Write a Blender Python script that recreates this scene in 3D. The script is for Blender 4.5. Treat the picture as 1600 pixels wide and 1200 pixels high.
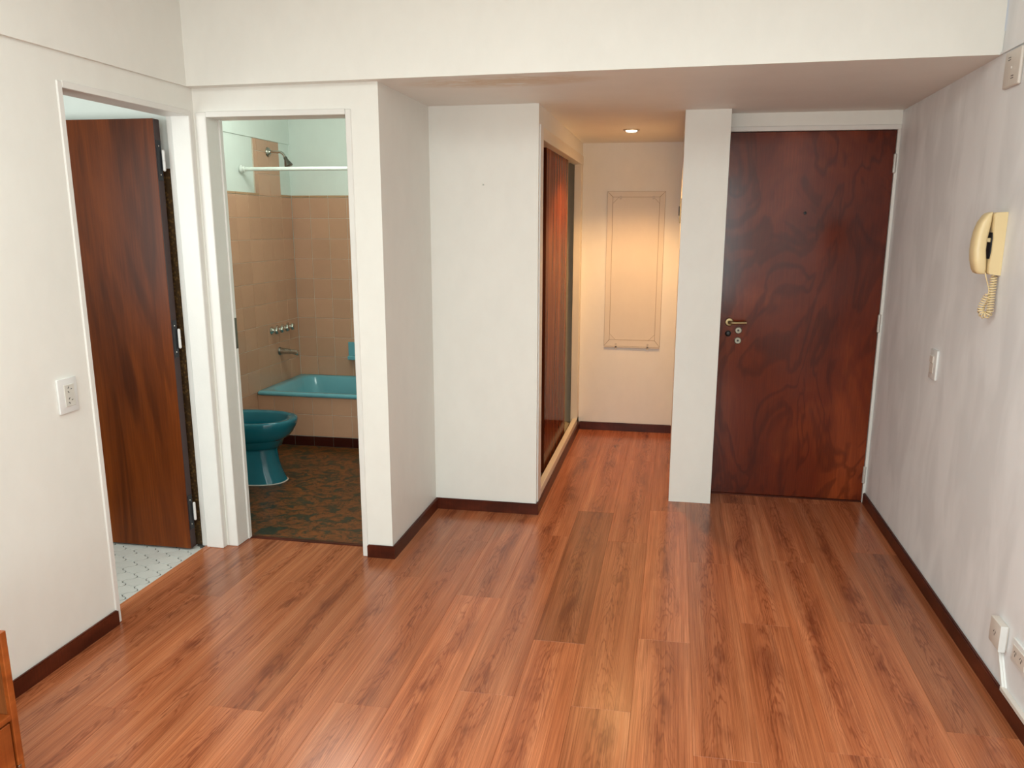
import bpy, bmesh, math, random
from mathutils import Vector, Matrix
random.seed(7)
for o in list(bpy.data.objects): bpy.data.objects.remove(o)
S = bpy.context.scene
COL = S.collection

# ------------------------------------------------------------------ camera
F_PX, PITCH, YAW, ROLL, CAM_H, CX, CY = 1280.32, 0.2194, 0.1791, 0.0042, 1.5356, 819.6, 636.06
def add_camera():
    cd = bpy.data.cameras.new('camera'); cam = bpy.data.objects.new('camera', cd); COL.objects.link(cam)
    c, s = math.cos(YAW), math.sin(YAW)
    F = Vector((-s*math.cos(PITCH), c*math.cos(PITCH), -math.sin(PITCH)))
    R = Vector((c, s, 0)); U = R.cross(F)
    R2 = math.cos(ROLL)*R + math.sin(ROLL)*U; U2 = -math.sin(ROLL)*R + math.cos(ROLL)*U
    m = Matrix((R2, U2, -F)).transposed().to_4x4(); m.translation = (0, 0, CAM_H)
    cam.matrix_world = m
    cd.sensor_fit = 'HORIZONTAL'; cd.sensor_width = 36; cd.lens = F_PX/1600*36
    cd.shift_x = -(CX-800)/1600; cd.shift_y = (CY-600)/1600; cd.clip_start = .02
    S.camera = cam
add_camera()

# ------------------------------------------------------------------ world, lights, exposure
W = bpy.data.worlds.new('world'); S.world = W; W.use_nodes = True
bg = W.node_tree.nodes['Background']; bg.inputs[0].default_value = (.72, .84, 1, 1); bg.inputs[1].default_value = 1.0
def area(name, loc, rot, sx, sy, power, col, spread=180):
    d = bpy.data.lights.new(name, 'AREA'); d.shape = 'RECTANGLE'; d.size = sx; d.size_y = sy
    d.energy = power; d.color = col; d.spread = math.radians(spread)
    o = bpy.data.objects.new(name, d); COL.objects.link(o); o.location = loc; o.rotation_euler = rot
    return o
H = math.pi/2
area('daylight_main', (-.35, -2.52, 1.35), (H, 0, 0), 2.3, 1.7, 66, (.90, 1, .97))
area('daylight_kitchen', (-3.1, 1.28, 1.5), (H, 0, 0), 1.3, 1.1, 29, (.95, 1, .98))
area('added_room_fill', (-.45, .6, 2.59), (0, 0, 0), 2.6, 2.4, 82, (.90, 1, .975))  # added soft fill from overhead to brighten the side walls, no fixture here
bl = bpy.data.lights.new('bathroom_ceiling_light', 'POINT'); bl.energy = 22; bl.color = (.95, 1, .93); bl.shadow_soft_size = .22
blo = bpy.data.objects.new('bathroom_ceiling_light', bl); COL.objects.link(blo); blo.location = (-2.15, 4.7, 2.34)
S.view_settings.view_transform = 'Standard'; S.view_settings.look = 'None'
S.view_settings.gamma = 1; S.view_settings.use_curve_mapping = False
S.view_settings.exposure = 0.0

# ------------------------------------------------------------------ helpers
WLOC = {}
def wl(o): return WLOC.get(o.name, Vector((0, 0, 0))) if o else Vector((0, 0, 0))
def obj(name, bm, mat, parent=None, origin=None, smooth=False, share=None):
    """link a bmesh given in world coordinates as one mesh object (origin = its own origin in world)"""
    org = Vector(origin) if origin is not None else (wl(parent) if parent else Vector((0, 0, 0)))
    me = bpy.data.meshes.new(name)
    bmesh.ops.translate(bm, verts=bm.verts[:], vec=-org)
    bmesh.ops.recalc_face_normals(bm, faces=bm.faces[:])
    bm.to_mesh(me); bm.free()
    if smooth:
        for p in me.polygons: p.use_smooth = True
        try: me.set_sharp_from_angle(angle=math.radians(smooth if smooth > 1 else 40))
        except Exception: pass
    me.materials.append(mat)
    o = bpy.data.objects.new(name, me); COL.objects.link(o)
    if parent: o.parent = parent
    o.location = org - wl(parent); WLOC[o.name] = org
    return o
def inst(src, parent, world):
    o = src.copy(); COL.objects.link(o); o.parent = parent
    o.location = Vector(world) - wl(parent); WLOC[o.name] = Vector(world)
    return o
def tag(o, label=None, cat=None, group=None, kind=None):
    if label: o['label'] = label
    if cat: o['category'] = cat
    if group: o['group'] = group
    if kind: o['kind'] = kind
    return o
def thing(name, loc, label, cat, group=None):
    o = bpy.data.objects.new(name, None); COL.objects.link(o); o.location = loc; o.empty_display_size = .05
    WLOC[o.name] = Vector(loc)
    return tag(o, label, cat, group)
def BM(): return bmesh.new()
def box(bm, lo, hi, bev=0, seg=1):
    vs = [bm.verts.new((x, y, z)) for x in (lo[0], hi[0]) for y in (lo[1], hi[1]) for z in (lo[2], hi[2])]
    fs = [bm.faces.new([vs[i] for i in f]) for f in ((0,1,3,2),(4,6,7,5),(0,4,5,1),(2,3,7,6),(0,2,6,4),(1,5,7,3))]
    if bev:
        es = set(e for f in fs for e in f.edges)
        bmesh.ops.bevel(bm, geom=list(es), offset=bev, segments=seg, affect='EDGES', profile=.6)
    return bm
def boxo(lo, hi, bev=0, seg=1): return box(BM(), lo, hi, bev, seg)
def prism(pts, axis, lo, hi, bm=None):
    """polygon (list of 2D points in the other two axes, cyclic order x,y,z without axis) extruded along axis"""
    bm = bm or BM()
    def P(p, t):
        q = list(p); q.insert(axis, t); return q
    a = [bm.verts.new(P(p, lo)) for p in pts]; b = [bm.verts.new(P(p, hi)) for p in pts]
    bm.faces.new(a); bm.faces.new(b[::-1]); n = len(pts)
    for i in range(n): bm.faces.new((a[i], b[i], b[(i+1) % n], a[(i+1) % n]))
    return bm
def tri(bm):
    bm.normal_update()
    bmesh.ops.triangulate(bm, faces=[f for f in bm.faces if len(f.verts) > 4]); return bm
def tube(bm, pts, r, n=10, cap=True):
    pts = [Vector(p) for p in pts]; rings = []
    up = None
    for i, p in enumerate(pts):
        t = (pts[min(i+1, len(pts)-1)] - pts[max(i-1, 0)]).normalized()
        if up is None:
            up = t.orthogonal().normalized()
        up = (up - t*up.dot(t)).normalized(); s = t.cross(up)
        rr = r[i] if isinstance(r, (list, tuple)) else r
        rings.append([bm.verts.new(p + (up*math.cos(2*math.pi*k/n) + s*math.sin(2*math.pi*k/n))*rr) for k in range(n)])
    for a, b in zip(rings, rings[1:]):
        for k in range(n): bm.faces.new((a[k], a[(k+1) % n], b[(k+1) % n], b[k]))
    if cap:
        bm.faces.new(rings[0][::-1]); bm.faces.new(rings[-1])
    return bm
def lathe(bm, base, axis, prof, n=20):
    """prof: list of (distance along axis, radius)"""
    ax = Vector(axis).normalized(); b = Vector(base)
    return tube2(bm, [b + ax*d for d, r in prof], [max(r, 1e-4) for d, r in prof], ax, n)
def tube2(bm, pts, rs, ax, n):
    up = ax.orthogonal().normalized(); s = ax.cross(up); rings = []
    for p, r in zip(pts, rs):
        rings.append([bm.verts.new(p + (up*math.cos(2*math.pi*k/n) + s*math.sin(2*math.pi*k/n))*r) for k in range(n)])
    for a, c in zip(rings, rings[1:]):
        for k in range(n): bm.faces.new((a[k], a[(k+1) % n], c[(k+1) % n], c[k]))
    bm.faces.new(rings[0][::-1]); bm.faces.new(rings[-1]); return bm
def loft(bm, rings, cap0=True, cap1=True):
    R = [[bm.verts.new(p) for p in r] for r in rings]; n = len(R[0])
    for a, b in zip(R, R[1:]):
        for k in range(n): bm.faces.new((a[k], a[(k+1) % n], b[(k+1) % n], b[k]))
    if cap0: bm.faces.new(R[0][::-1])
    if cap1: bm.faces.new(R[-1])
    return bm

# ------------------------------------------------------------------ materials
class N:
    def __init__(s, name):
        s.m = bpy.data.materials.new(name); s.m.use_nodes = True; s.t = s.m.node_tree
        s.b = s.t.nodes['Principled BSDF']
    def n(s, typ, **kw):
        x = s.t.nodes.new(typ)
        for k, v in kw.items():
            if k.startswith('i_'):
                k2 = k[2:]; x.inputs[int(k2) if k2.isdigit() else k2].default_value = v
            else: setattr(x, k, v)
        return x
    def l(s, a, b): s.t.links.new(a, b)
    def math(s, op, a, b=None, c=None, clamp=False):
        x = s.n('ShaderNodeMath', operation=op, use_clamp=clamp)
        for i, v in enumerate((a, b, c)):
            if v is None: continue
            if isinstance(v, (int, float)): x.inputs[i].default_value = v
            else: s.l(v, x.inputs[i])
        return x.outputs[0]
    def coords(s, scale=(1,1,1), rnd=False, space='Object'):
        c = s.n('ShaderNodeTexCoord').outputs[space] if space != 'World' else s.n('ShaderNodeNewGeometry').outputs['Position']
        if rnd:
            oi = s.n('ShaderNodeObjectInfo'); v = s.n('ShaderNodeVectorMath', operation='MULTIPLY')
            cb = s.n('ShaderNodeCombineXYZ'); 
            for i in range(3): s.l(oi.outputs['Random'], cb.inputs[i])
            v.inputs[1].default_value = (37.1, 91.7, 53.3); s.l(cb.outputs[0], v.inputs[0])
            a = s.n('ShaderNodeVectorMath', operation='ADD'); s.l(c, a.inputs[0]); s.l(v.outputs[0], a.inputs[1]); c = a.outputs[0]
        m = s.n('ShaderNodeVectorMath', operation='MULTIPLY'); m.inputs[1].default_value = scale; s.l(c, m.inputs[0])
        return m.outputs[0]
    def noise(s, vec, scale=1, detail=3, rough=.5, dist=0):
        x = s.n('ShaderNodeTexNoise', i_Scale=scale, i_Detail=detail, i_Roughness=rough, i_Distortion=dist); s.l(vec, x.inputs['Vector']); return x.outputs['Fac']
    def ramp(s, fac, stops):
        r = s.n('ShaderNodeValToRGB'); e = r.color_ramp.elements
        while len(e) < len(stops): e.new(.5)
        for el, (p, c) in zip(e, stops): el.position = p; el.color = (*c, 1) if len(c) == 3 else c
        s.l(fac, r.inputs[0]); return r.outputs[0]
    def mix(s, fac, a, b, blend='MIX'):
        x = s.n('ShaderNodeMix', data_type='RGBA', blend_type=blend)
        for sock, v in ((x.inputs[0], fac), (x.inputs[6], a), (x.inputs[7], b)):
            if isinstance(v, (int, float)): sock.default_value = v
            elif isinstance(v, tuple): sock.default_value = (*v, 1) if len(v) == 3 else v
            else: s.l(v, sock)
        return x.outputs[2]
    def bump(s, h, strength=.1, dist=.01):
        x = s.n('ShaderNodeBump', i_Strength=strength, i_Distance=dist); s.l(h, x.inputs['Height']); s.l(x.outputs[0], s.b.inputs['Normal'])
    def out(s, col=None, rough=.5, metal=0, spec=.5, coat=0):
        if col is not None:
            if isinstance(col, tuple): s.b.inputs['Base Color'].default_value = (*col, 1)
            else: s.l(col, s.b.inputs['Base Color'])
        if isinstance(rough, (int, float)): s.b.inputs['Roughness'].default_value = rough
        else: s.l(rough, s.b.inputs['Roughness'])
        s.b.inputs['Metallic'].default_value = metal; s.b.inputs['Specular IOR Level'].default_value = spec
        s.b.inputs['Coat Weight'].default_value = coat; s.b.inputs['Coat Roughness'].default_value = .12
        return s.m
def srgb(r, g, b):
    f = lambda c: (c/255/12.92) if c/255 <= .04045 else ((c/255+.055)/1.055)**2.4
    return (f(r), f(g), f(b))
def paint(name, c, var=.05, rough=.5, patch=0, bump=.05):
    m = N(name); v = m.coords((1, 1, .6), space='World')
    a = m.noise(v, 2.2, 4, .6); b = m.noise(v, 14, 3, .6)
    f = m.math('MULTIPLY_ADD', b, .35, m.math('MULTIPLY', a, .65))
    lo = tuple(x*(1-var) for x in c); hi = tuple(min(1, x*(1+var)) for x in c)
    col = m.ramp(f, [(.3, lo), (.7, hi)])
    if patch:
        p = m.noise(m.coords((1, 2.6, 1.0), space='World'), 2.2, 3, .5, .4)
        pf = m.ramp(p, [(.42, (0, 0, 0)), (.62, (1, 1, 1))])
        col = m.mix(pf, col, tuple(x*(1-patch) for x in c))
    g = m.noise(m.coords((1, 1, 1), space='World'), 130, 2, .5)
    m.bump(g, bump, .004)
    return m.out(col, rough, spec=.35)
def plain(name, c, rough=.4, metal=0, spec=.5, var=.06, sc=20, coat=0):
    m = N(name); f = m.noise(m.coords(), sc, 3)
    col = m.ramp(f, [(.25, tuple(x*(1-var) for x in c)), (.75, tuple(min(1, x*(1+var)) for x in c))])
    return m.out(col, rough, metal, spec, coat)

WHITE = (.855, .845, .79)
M = {}
M['wall'] = paint('white_wall_paint', WHITE, .035)
M['wall_r'] = paint('patchy_wall_paint', (.865, .868, .88), .03, .5, .11)
M['trim'] = paint('white_enamel', (.80, .785, .745), .05, .3, bump=.08)
M['cream'] = paint('cream_enamel', (.80, .73, .60), .05, .35)
M['mint'] = paint('mint_wall_paint', (.80, .87, .81), .03, .5)
M['kitchen_wall'] = paint('kitchen_wall_paint', (.76, .80, .76), .03, .5)
def soffit_mat():
    m = N('soffit_paint'); v = m.coords(space='World')
    a = m.noise(v, 2.0, 4, .6)
    col = m.ramp(a, [(.3, tuple(x*.96 for x in WHITE)), (.7, tuple(x*1.03 for x in WHITE))])
    sp = m.n('ShaderNodeSeparateXYZ'); m.l(v, sp.inputs[0])
    dx = m.math('DIVIDE', m.math('SUBTRACT', sp.outputs[0], -.74), .46); dy = m.math('DIVIDE', m.math('SUBTRACT', sp.outputs[1], 3.55), .15)
    d = m.math('ADD', m.math('MULTIPLY', dx, dx), m.math('MULTIPLY', dy, dy))
    st = m.noise(m.coords((5, 16, 1), space='World'), 1, 4, .65, .8)
    k = m.math('MULTIPLY', m.math('SUBTRACT', 1, d, clamp=True), m.ramp(st, [(.36, (0, 0, 0)), (.5, (1, 1, 1)), (.62, (.3, .3, .3))]))
    col = m.mix(m.math('MULTIPLY', k, .85), col, (.66, .50, .30))
    return m.out(col, .55, spec=.3)
M['soffit'] = soffit_mat()
def laminate():
    m = N('cherry_laminate')
    oi = m.n('ShaderNodeObjectInfo')
    loc = m.coords(); sp = m.n('ShaderNodeSeparateXYZ'); m.l(loc, sp.inputs[0]); X, Y = sp.outputs[0], sp.outputs[1]
    wob = m.noise(m.coords((.01, 1.6, 1), True), 1, 2, .5)                 # heart line wanders along the board
    cen = m.math('MULTIPLY_ADD', wob, .16, .017)
    d = m.math('ABSOLUTE', m.math('SUBTRACT', X, cen))
    heart = m.ramp(m.math('DIVIDE', d, .10), [(.12, (1, 1, 1)), (.62, (0, 0, 0))])
    wig = m.noise(m.coords((26, 3.2, 1), True), 1, 3, .55)
    arc = m.math('ADD', m.math('MULTIPLY', Y, 9.0), m.math('MULTIPLY', m.math('MULTIPLY', d, d), 2300))
    arc = m.math('ADD', arc, m.math('MULTIPLY', wig, 9.5))
    arc = m.math('MULTIPLY_ADD', m.math('SINE', m.math('MULTIPLY', arc, 6.2832*.62)), .5, .5)
    arc = m.ramp(arc, [(0, (1, 1, 1)), (.32, (.12, .12, .12)), (1, (0, 0, 0))])
    band = m.noise(m.coords((22, .45, 1), True), 1, 3, .55)
    blob = m.noise(m.coords((13, 3.1, 1), True), 1, 3, .6, .5)
    fine = m.noise(m.coords((330, 3.2, 1), True), 1, 4, .65)
    strk = m.noise(m.coords((75, 1.1, 1), True), 1, 3, .6)
    col = m.ramp(band, [(.28, srgb(164, 92, 56)), (.5, srgb(184, 110, 71)), (.74, srgb(203, 131, 91))])
    col = m.mix(m.math('MULTIPLY', heart, .22), col, srgb(150, 78, 44))
    hb = m.math('MULTIPLY', m.math('MULTIPLY_ADD', heart, .85, .15), m.ramp(blob, [(.5, (0, 0, 0)), (.7, (1, 1, 1))]))
    col = m.mix(m.math('MULTIPLY', hb, .7), col, srgb(112, 54, 34))
    col = m.mix(m.math('MULTIPLY', m.math('MULTIPLY', arc, m.math('MULTIPLY_ADD', heart, .85, .15)), .55), col, srgb(122, 58, 34))
    col = m.mix(.8, col, m.ramp(fine, [(.34, (.62, .58, .55)), (.66, (1.25, 1.25, 1.25))]), 'MULTIPLY')
    col = m.mix(.28, col, m.ramp(strk, [(.32, (.74, .71, .68)), (.68, (1.2, 1.2, 1.2))]), 'MULTIPLY')
    col = m.mix(1, col, oi.outputs['Color'], 'MULTIPLY')
    m.bump(fine, .08, .001)
    rg = m.noise(m.coords((3, 3, 3), space='World'), 1, 3)
    return m.out(col, m.math('MULTIPLY_ADD', rg, .10, .18), spec=.36)
M['plank'] = laminate()
def veneer(name, dark, mid, light, sc=(4, 4, 1.2), freq=40, rough=.25, ringamt=.3, dist=1.0, coat=0, spec=.5, bump=.08):
    m = N(name)
    big = m.noise(m.coords(sc), 1, 3, .5, dist)
    r = m.math('MULTIPLY_ADD', m.math('SINE', m.math('MULTIPLY', big, freq)), .5, .5)
    blot = m.noise(m.coords((sc[0]*.7, sc[1]*.7, sc[2]*.8)), 1, 4, .6, .5)
    fine = m.noise(m.coords((160, 160, 5)), 1, 3, .6)
    col = m.ramp(blot, [(.3, dark), (.52, mid), (.72, light)])
    col = m.mix(m.math('MULTIPLY', m.ramp(r, [(0, (1, 1, 1)), (.4, (0, 0, 0))]), ringamt), col, tuple(x*.45 for x in dark))
    col = m.mix(.45, col, m.ramp(fine, [(.3, (.6, .6, .6)), (.7, (1.3, 1.3, 1.3))]), 'MULTIPLY')
    m.bump(fine, bump, .002)
    return m.out(col, rough, spec=spec, coat=coat)
M['entry'] = veneer('mahogany_veneer', srgb(80, 26, 11), srgb(106, 39, 16), srgb(140, 62, 28), (3.2, 3, 1.5), 34, .15, .42, 1.3, spec=.35, bump=.05)
M['kitchen_door'] = veneer('cedar_veneer', srgb(58, 21, 5), srgb(108, 50, 13), srgb(172, 94, 26), (3.2, 3.2, .5), 30, .3, .4, .9, spec=.2)
M['door_edge'] = plain('dark_door_edge', srgb(52, 26, 22), .45)
M['sliding'] = veneer('sliding_door_veneer', srgb(72, 30, 14), srgb(108, 53, 29), srgb(146, 84, 54), (16, 16, .8), 30, .08, .3, .4, spec=.12, bump=.02)
M['sliding'].node_tree.nodes['Principled BSDF'].inputs['IOR'].default_value = 1.08
M['base'] = veneer('baseboard_varnish', srgb(58, 22, 12), srgb(78, 32, 18), srgb(100, 44, 25), (4, 4, 9), 14, .32, .2, .4, spec=.25)
M['cabinet'] = veneer('orange_pine', srgb(140, 66, 24), srgb(172, 90, 38), srgb(196, 116, 58), (9, .9, 9), 28, .35, .25, .5)
M['cabinet_in'] = veneer('pine_inside', srgb(120, 66, 30), srgb(150, 88, 44), srgb(170, 108, 60), (9, 3, .9), 24, .45, .25, .5)
M['slab'] = plain('screed', (.10, .07, .05), .8)
M['grout'] = plain('grout', (.11, .105, .09), .8)
M['wall_grout'] = plain('cream_grout', (.72, .62, .50), .8)
def tile_mat(name, c, var, rough):
    m = N(name); oi = m.n('ShaderNodeObjectInfo'); f = m.noise(m.coords((1, 1, 1), True), 9, 4, .6)
    a = tuple(x*(1-var) for x in c); b = tuple(min(1, x*(1+var)) for x in c)
    col = m.ramp(m.math('MULTIPLY_ADD', oi.outputs['Random'], .5, m.math('MULTIPLY', f, .5)), [(.2, a), (.8, b)])
    return m.out(col, rough, spec=.5)
M['tile'] = tile_mat('salmon_tile', srgb(208, 162, 132), .06, .16)
M['tile_trim'] = tile_mat('salmon_trim', srgb(190, 150, 112), .06, .2)
M['tile_base'] = tile_mat('maroon_tile', srgb(62, 24, 18), .15, .15)
M['ktile'] = tile_mat('white_floor_tile', (.66, .66, .62), .05, .3)
def mosaic():
    m = N('brown_mosaic'); v = m.n('ShaderNodeTexVoronoi', i_Scale=70); m.l(m.coords(space='World'), v.inputs['Vector'])
    col = m.ramp(v.outputs['Distance'], [(.1, srgb(120, 92, 52)), (.5, srgb(70, 52, 32))])
    return m.out(col, .4)
M['mosaic'] = mosaic()
def lino():
    m = N('marbled_vinyl'); v = m.coords((10, 13, 1), space='World')
    a = m.noise(v, 1, 5, .62, 1.2); b = m.noise(m.coords((13, 17, 1), space='World'), 1, 4, .55, 1.4)
    col = m.ramp(a, [(.40, srgb(40, 50, 36)), (.44, srgb(66, 54, 28)), (.50, srgb(112, 62, 24)), (.62, srgb(132, 74, 28)), (.66, srgb(88, 56, 24))])
    col = m.mix(m.ramp(b, [(.50, (0, 0, 0)), (.535, (1, 1, 1)), (.57, (0, 0, 0))]), col, srgb(30, 36, 24))
    return m.out(col, .38)
M['lino'] = lino()
M['teal'] = plain('teal_ceramic', srgb(14, 106, 122), .1, 0, .6, .04, 6)
M['teal_tub'] = plain('turquoise_enamel', srgb(112, 178, 190), .16, 0, .5, .04, 6)
M['chrome'] = plain('worn_chrome', (.50, .48, .43), .16, 1, .5, .12)
M['dark_chrome'] = plain('tarnished_chrome', (.22, .21, .18), .3, 1, .5, .2)
M['lockm'] = plain('dull_lock_metal', (.30, .28, .22), .42, .9)
M['brass'] = plain('aged_brass', srgb(160, 140, 104), .42, 1, .5, .1)
M['steel'] = plain('painted_hinge', (.55, .52, .48), .4, .3)
M['black'] = plain('black_plastic', (.012, .012, .012), .35)
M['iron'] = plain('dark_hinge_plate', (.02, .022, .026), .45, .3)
M['ivory'] = plain('yellowed_ivory_plastic', srgb(226, 203, 156), .28, 0, .5, .03, 8)
M['white_pl'] = plain('white_plastic', (.78, .78, .76), .3, 0, .5, .02)
M['old_pl'] = plain('yellowed_white_plastic', (.68, .62, .56), .35, 0, .5, .03)
M['grey_pl'] = plain('warm_grey_plastic', (.66, .64, .58), .35)
M['rod'] = plain('white_rod', (.80, .84, .78), .3)
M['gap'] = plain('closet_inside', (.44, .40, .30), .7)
M['ring'] = plain('lamp_ring', (.55, .48, .38), .25, 1)
M['clip'] = plain('clear_clip', (.58, .52, .44), .3)
M['joint_backing'] = plain('brown_backing', (.34, .25, .16), .7)
M['mold'] = paint('moulding_paint', (.76, .70, .60), .04, .42)
def emit(name, c, s):
    m = N(name); m.b.inputs['Emission Color'].default_value = (*c, 1); m.b.inputs['Emission Strength'].default_value = s
    return m.out((.9, .9, .9), .4)
M['bulb'] = emit('lamp_glow', (1, .86, .62), 14)
def glass():
    m = N('window_glass'); m.b.inputs['Transmission Weight'].default_value = 1; return m.out((1, 1, 1), .02)
M['glass'] = glass()

# ------------------------------------------------------------------ dimensions (metres)
xL, yB, xC, yD, xE, yF = -2.095, 3.443, -1.249, 4.162, -.688, 6.11
xP0, xP1, yP, yQ, xR, zS = .018, .249, 4.517, 4.708, 1.113, 2.1035
yBm = 3.385; T = .11; yBack = -2.6; zC = 2.62
def struct(name, bm, mat, label, cat, parent=None, **kw):
    o = obj(name, tri(bm), mat, parent, **kw)
    if not parent: tag(o, label, cat, kind='structure')
    return o
def soff(x, y):
    u = max(0, min(1, (x-xL)/(xR-xL))); v = max(0, min(1, (yF-y)/(yF-yBm)))
    return zS + .031*u*v**1.5

# ------------------------------------------------------------------ main floor with planks
fl = struct('floor', boxo((-2.17, yBack, -.06), (1.2, 6.2, -.0085)), M['slab'], 'reddish brown wood laminate floor of long boards running to the doors', 'floor')
PW, L = .194, 1.457
joint0 = {-11: 2.2, -10: 2.912, -9: 2.105, -8: 3.11, -7: 2.175, -6: 3.253, -5: 2.268, -4: 3.119, -3: 2.41, -2: 2.80, -1: 2.391,
          0: 2.882, 1: 2.203, 2: 3.086, 3: 2.293, 4: 3.17, 5: 2.468}
def plank_mesh(x0, x1, y0, y1):
    bm = BM(); g = .0002
    box(bm, (x0+g, y0+g, -.0085), (x1-g, y1-g, 0))
    es = [e for e in bm.edges if all(v.co.z > -.001 for v in e.verts)]
    bmesh.ops.bevel(bm, geom=es, offset=.0005, segments=1, affect='EDGES')
    return bm
full = {}
tints = {(-2, 2.80): .62, (-10, 2.912): .72, (-5, 3.745): .92, (5, 2.468-1.457): .97, (5, 2.468): .70, (-6, 3.253): .82, (1, 3.66): .80, (-7, 2.175): .78, (-8, 3.11-1.457): .88, (-4, 3.119-1.457): 1.08}
def far_limit(k):
    x0, x1 = -.08+PW*k, -.08+PW*(k+1); m = (x0+x1)/2
    if x1 < xC+.02: return 3.555
    if x1 < xE-.03: return yD+.01
    if x0 < xP0: return yF
    return yQ+.03
nplank = 0
for k, j in joint0.items():
    x0, x1 = max(-2.165, -.08+PW*k), (1.115 if k == 5 else -.08+PW*(k+1)); top = far_limit(k)
    y = j
    while y > 1.6: y -= L
    if k % 2 == 0: ymin = y
    ymin = y
    while y < top:
        y1 = min(y+L, top)
        rnd = random.Random(int(k*1000+y*100))
        o = None
        isfull = abs(y1-y-L) < 1e-6 and abs(x1-x0-PW) < 1e-6
        if isfull and 'm' in full:
            o = inst(full['m'], fl, (x0, y, 0))
        else:
            o = obj('plank', plank_mesh(x0, x1, y, y1), M['plank'], fl, origin=(x0, y, 0))
            if isfull: full['m'] = o
        t = .96 + rnd.uniform(-.12, .08); h = rnd.uniform(-.02, .02)
        for (kk, yy), tv in tints.items():
            if kk == k and abs(yy-y) < .02: t = tv
        o.color = (t, t*(1+h), t*(1+h*1.6), 1); nplank += 1
        y = y1
struct('trim_1', boxo((-2.191, 2.60, -.004), (-2.160, 3.44, .003), .0015), M['plank'], 'brown wooden strip between the laminate floor and white kitchen tiles', 'threshold')
struct('trim_2', boxo((-2.05, 3.548, -.004), (-1.385, 3.575, .005), .002), M['base'], 'thin brown strip at the bathroom doorway floor', 'threshold')
# floor behind the camera side, below the planks' near ends
struct('floor_near', boxo((-2.17, yBack, -.0084), (1.115, .2, -.0005)), M['plank'], 'laminate floor of the room behind the camera', 'floor')

# ------------------------------------------------------------------ main room shell
d1a, d1b, d1z = 2.622, 3.418, 2.008
wlft = struct('wall_left', prism([(yBack-.1, 0), (d1a, 0), (d1a, d1z), (d1b, d1z), (d1b, 0), (yB, 0), (yB, zS), (yBack-.1, zS)], 0, xL-T, xL), M['wall'],
       'white wall with the open kitchen doorway', 'wall')
struct('wall_left_upper', boxo((xL-T, yBack-.1, zS), (xL+.012, yB+.1, zC)), M['wall'], 'white upper band of wall above the kitchen doorway', 'wall')
d2a, d2b, d2z = -2.082, -1.392, 2.006
wfr = struct('wall_front', prism([(xL-T, 0), (d2a, 0), (d2a, d2z), (d2b, d2z), (d2b, 0), (xC, 0), (xC, zS+.05), (xL-T, zS+.05)], 1, yB, yB+T), M['wall'],
       'white wall with the open bathroom doorway', 'wall')
struct('wall_pier', boxo((xC-T, yB+T, 0), (xC, yF+.1, zS+.05)), M['wall'], 'white side of the wall between bathroom doorway and closet', 'wall')
wcl = struct('wall_closet', boxo((xC, yD, 0), (xE, yD+.09, zS+.05)), M['wall'], 'white blank wall in front of the closet', 'wall')
obj('nail', lathe(BM(), (-.97, yD+.002, 1.728), (.25, -1, .1), [(0, .0018), (.010, .0018), (.0101, .004), (.012, .004)], 10), M['dark_chrome'], wcl)
struct('wall_closet_upper', boxo((xE-.1, yD+.09, 2.012), (xE, yF, zS+.05)), M['wall'], 'white wall band above the closet opening', 'wall')
struct('wall_hall', boxo((xC, yF, 0), (xP1, yF+.1, zS+.05)), M['wall'], 'cream lit end wall of the short hallway', 'wall')
struct('wall_pillar', boxo((xP0, yP, 0), (xP1, yF, zS+.05)), M['wall'], 'white wall end between hallway and entrance door', 'wall')
struct('wall_entry', prism([(xP1, 2.022), (xR, 2.022), (xR, zS+.05), (xP1, zS+.05)], 1, yQ-.012, yQ+.1), M['wall'], 'white lintel above the entrance door', 'wall')
struct('wall_entry_behind', boxo((xP1-.05, yQ+.06, -.05), (xR+.1, yQ+.12, 2.03)), M['slab'], 'landing side behind the closed entrance door', 'wall')
wrt = struct('wall_right', boxo((xR, yBack-.1, 0), (xR+T, yQ+.12, zS)), M['wall_r'], 'patchy white wall with the intercom', 'wall')
struct('wall_right_upper', boxo((xR+.004, yBack-.1, zS), (xR+T, yQ+.12, zC)), M['wall_r'], 'upper band of the white wall above the intercom', 'wall')
struct('trim_3', prism([(yBack, zS+.012), (yBm, zS+.031), (yBm, zS+.038), (yBack, zS+.02)], 0, xR-.004, xR+.01), M['wall_r'], 'thin plaster ridge along the wall above the intercom', 'trim')
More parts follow.
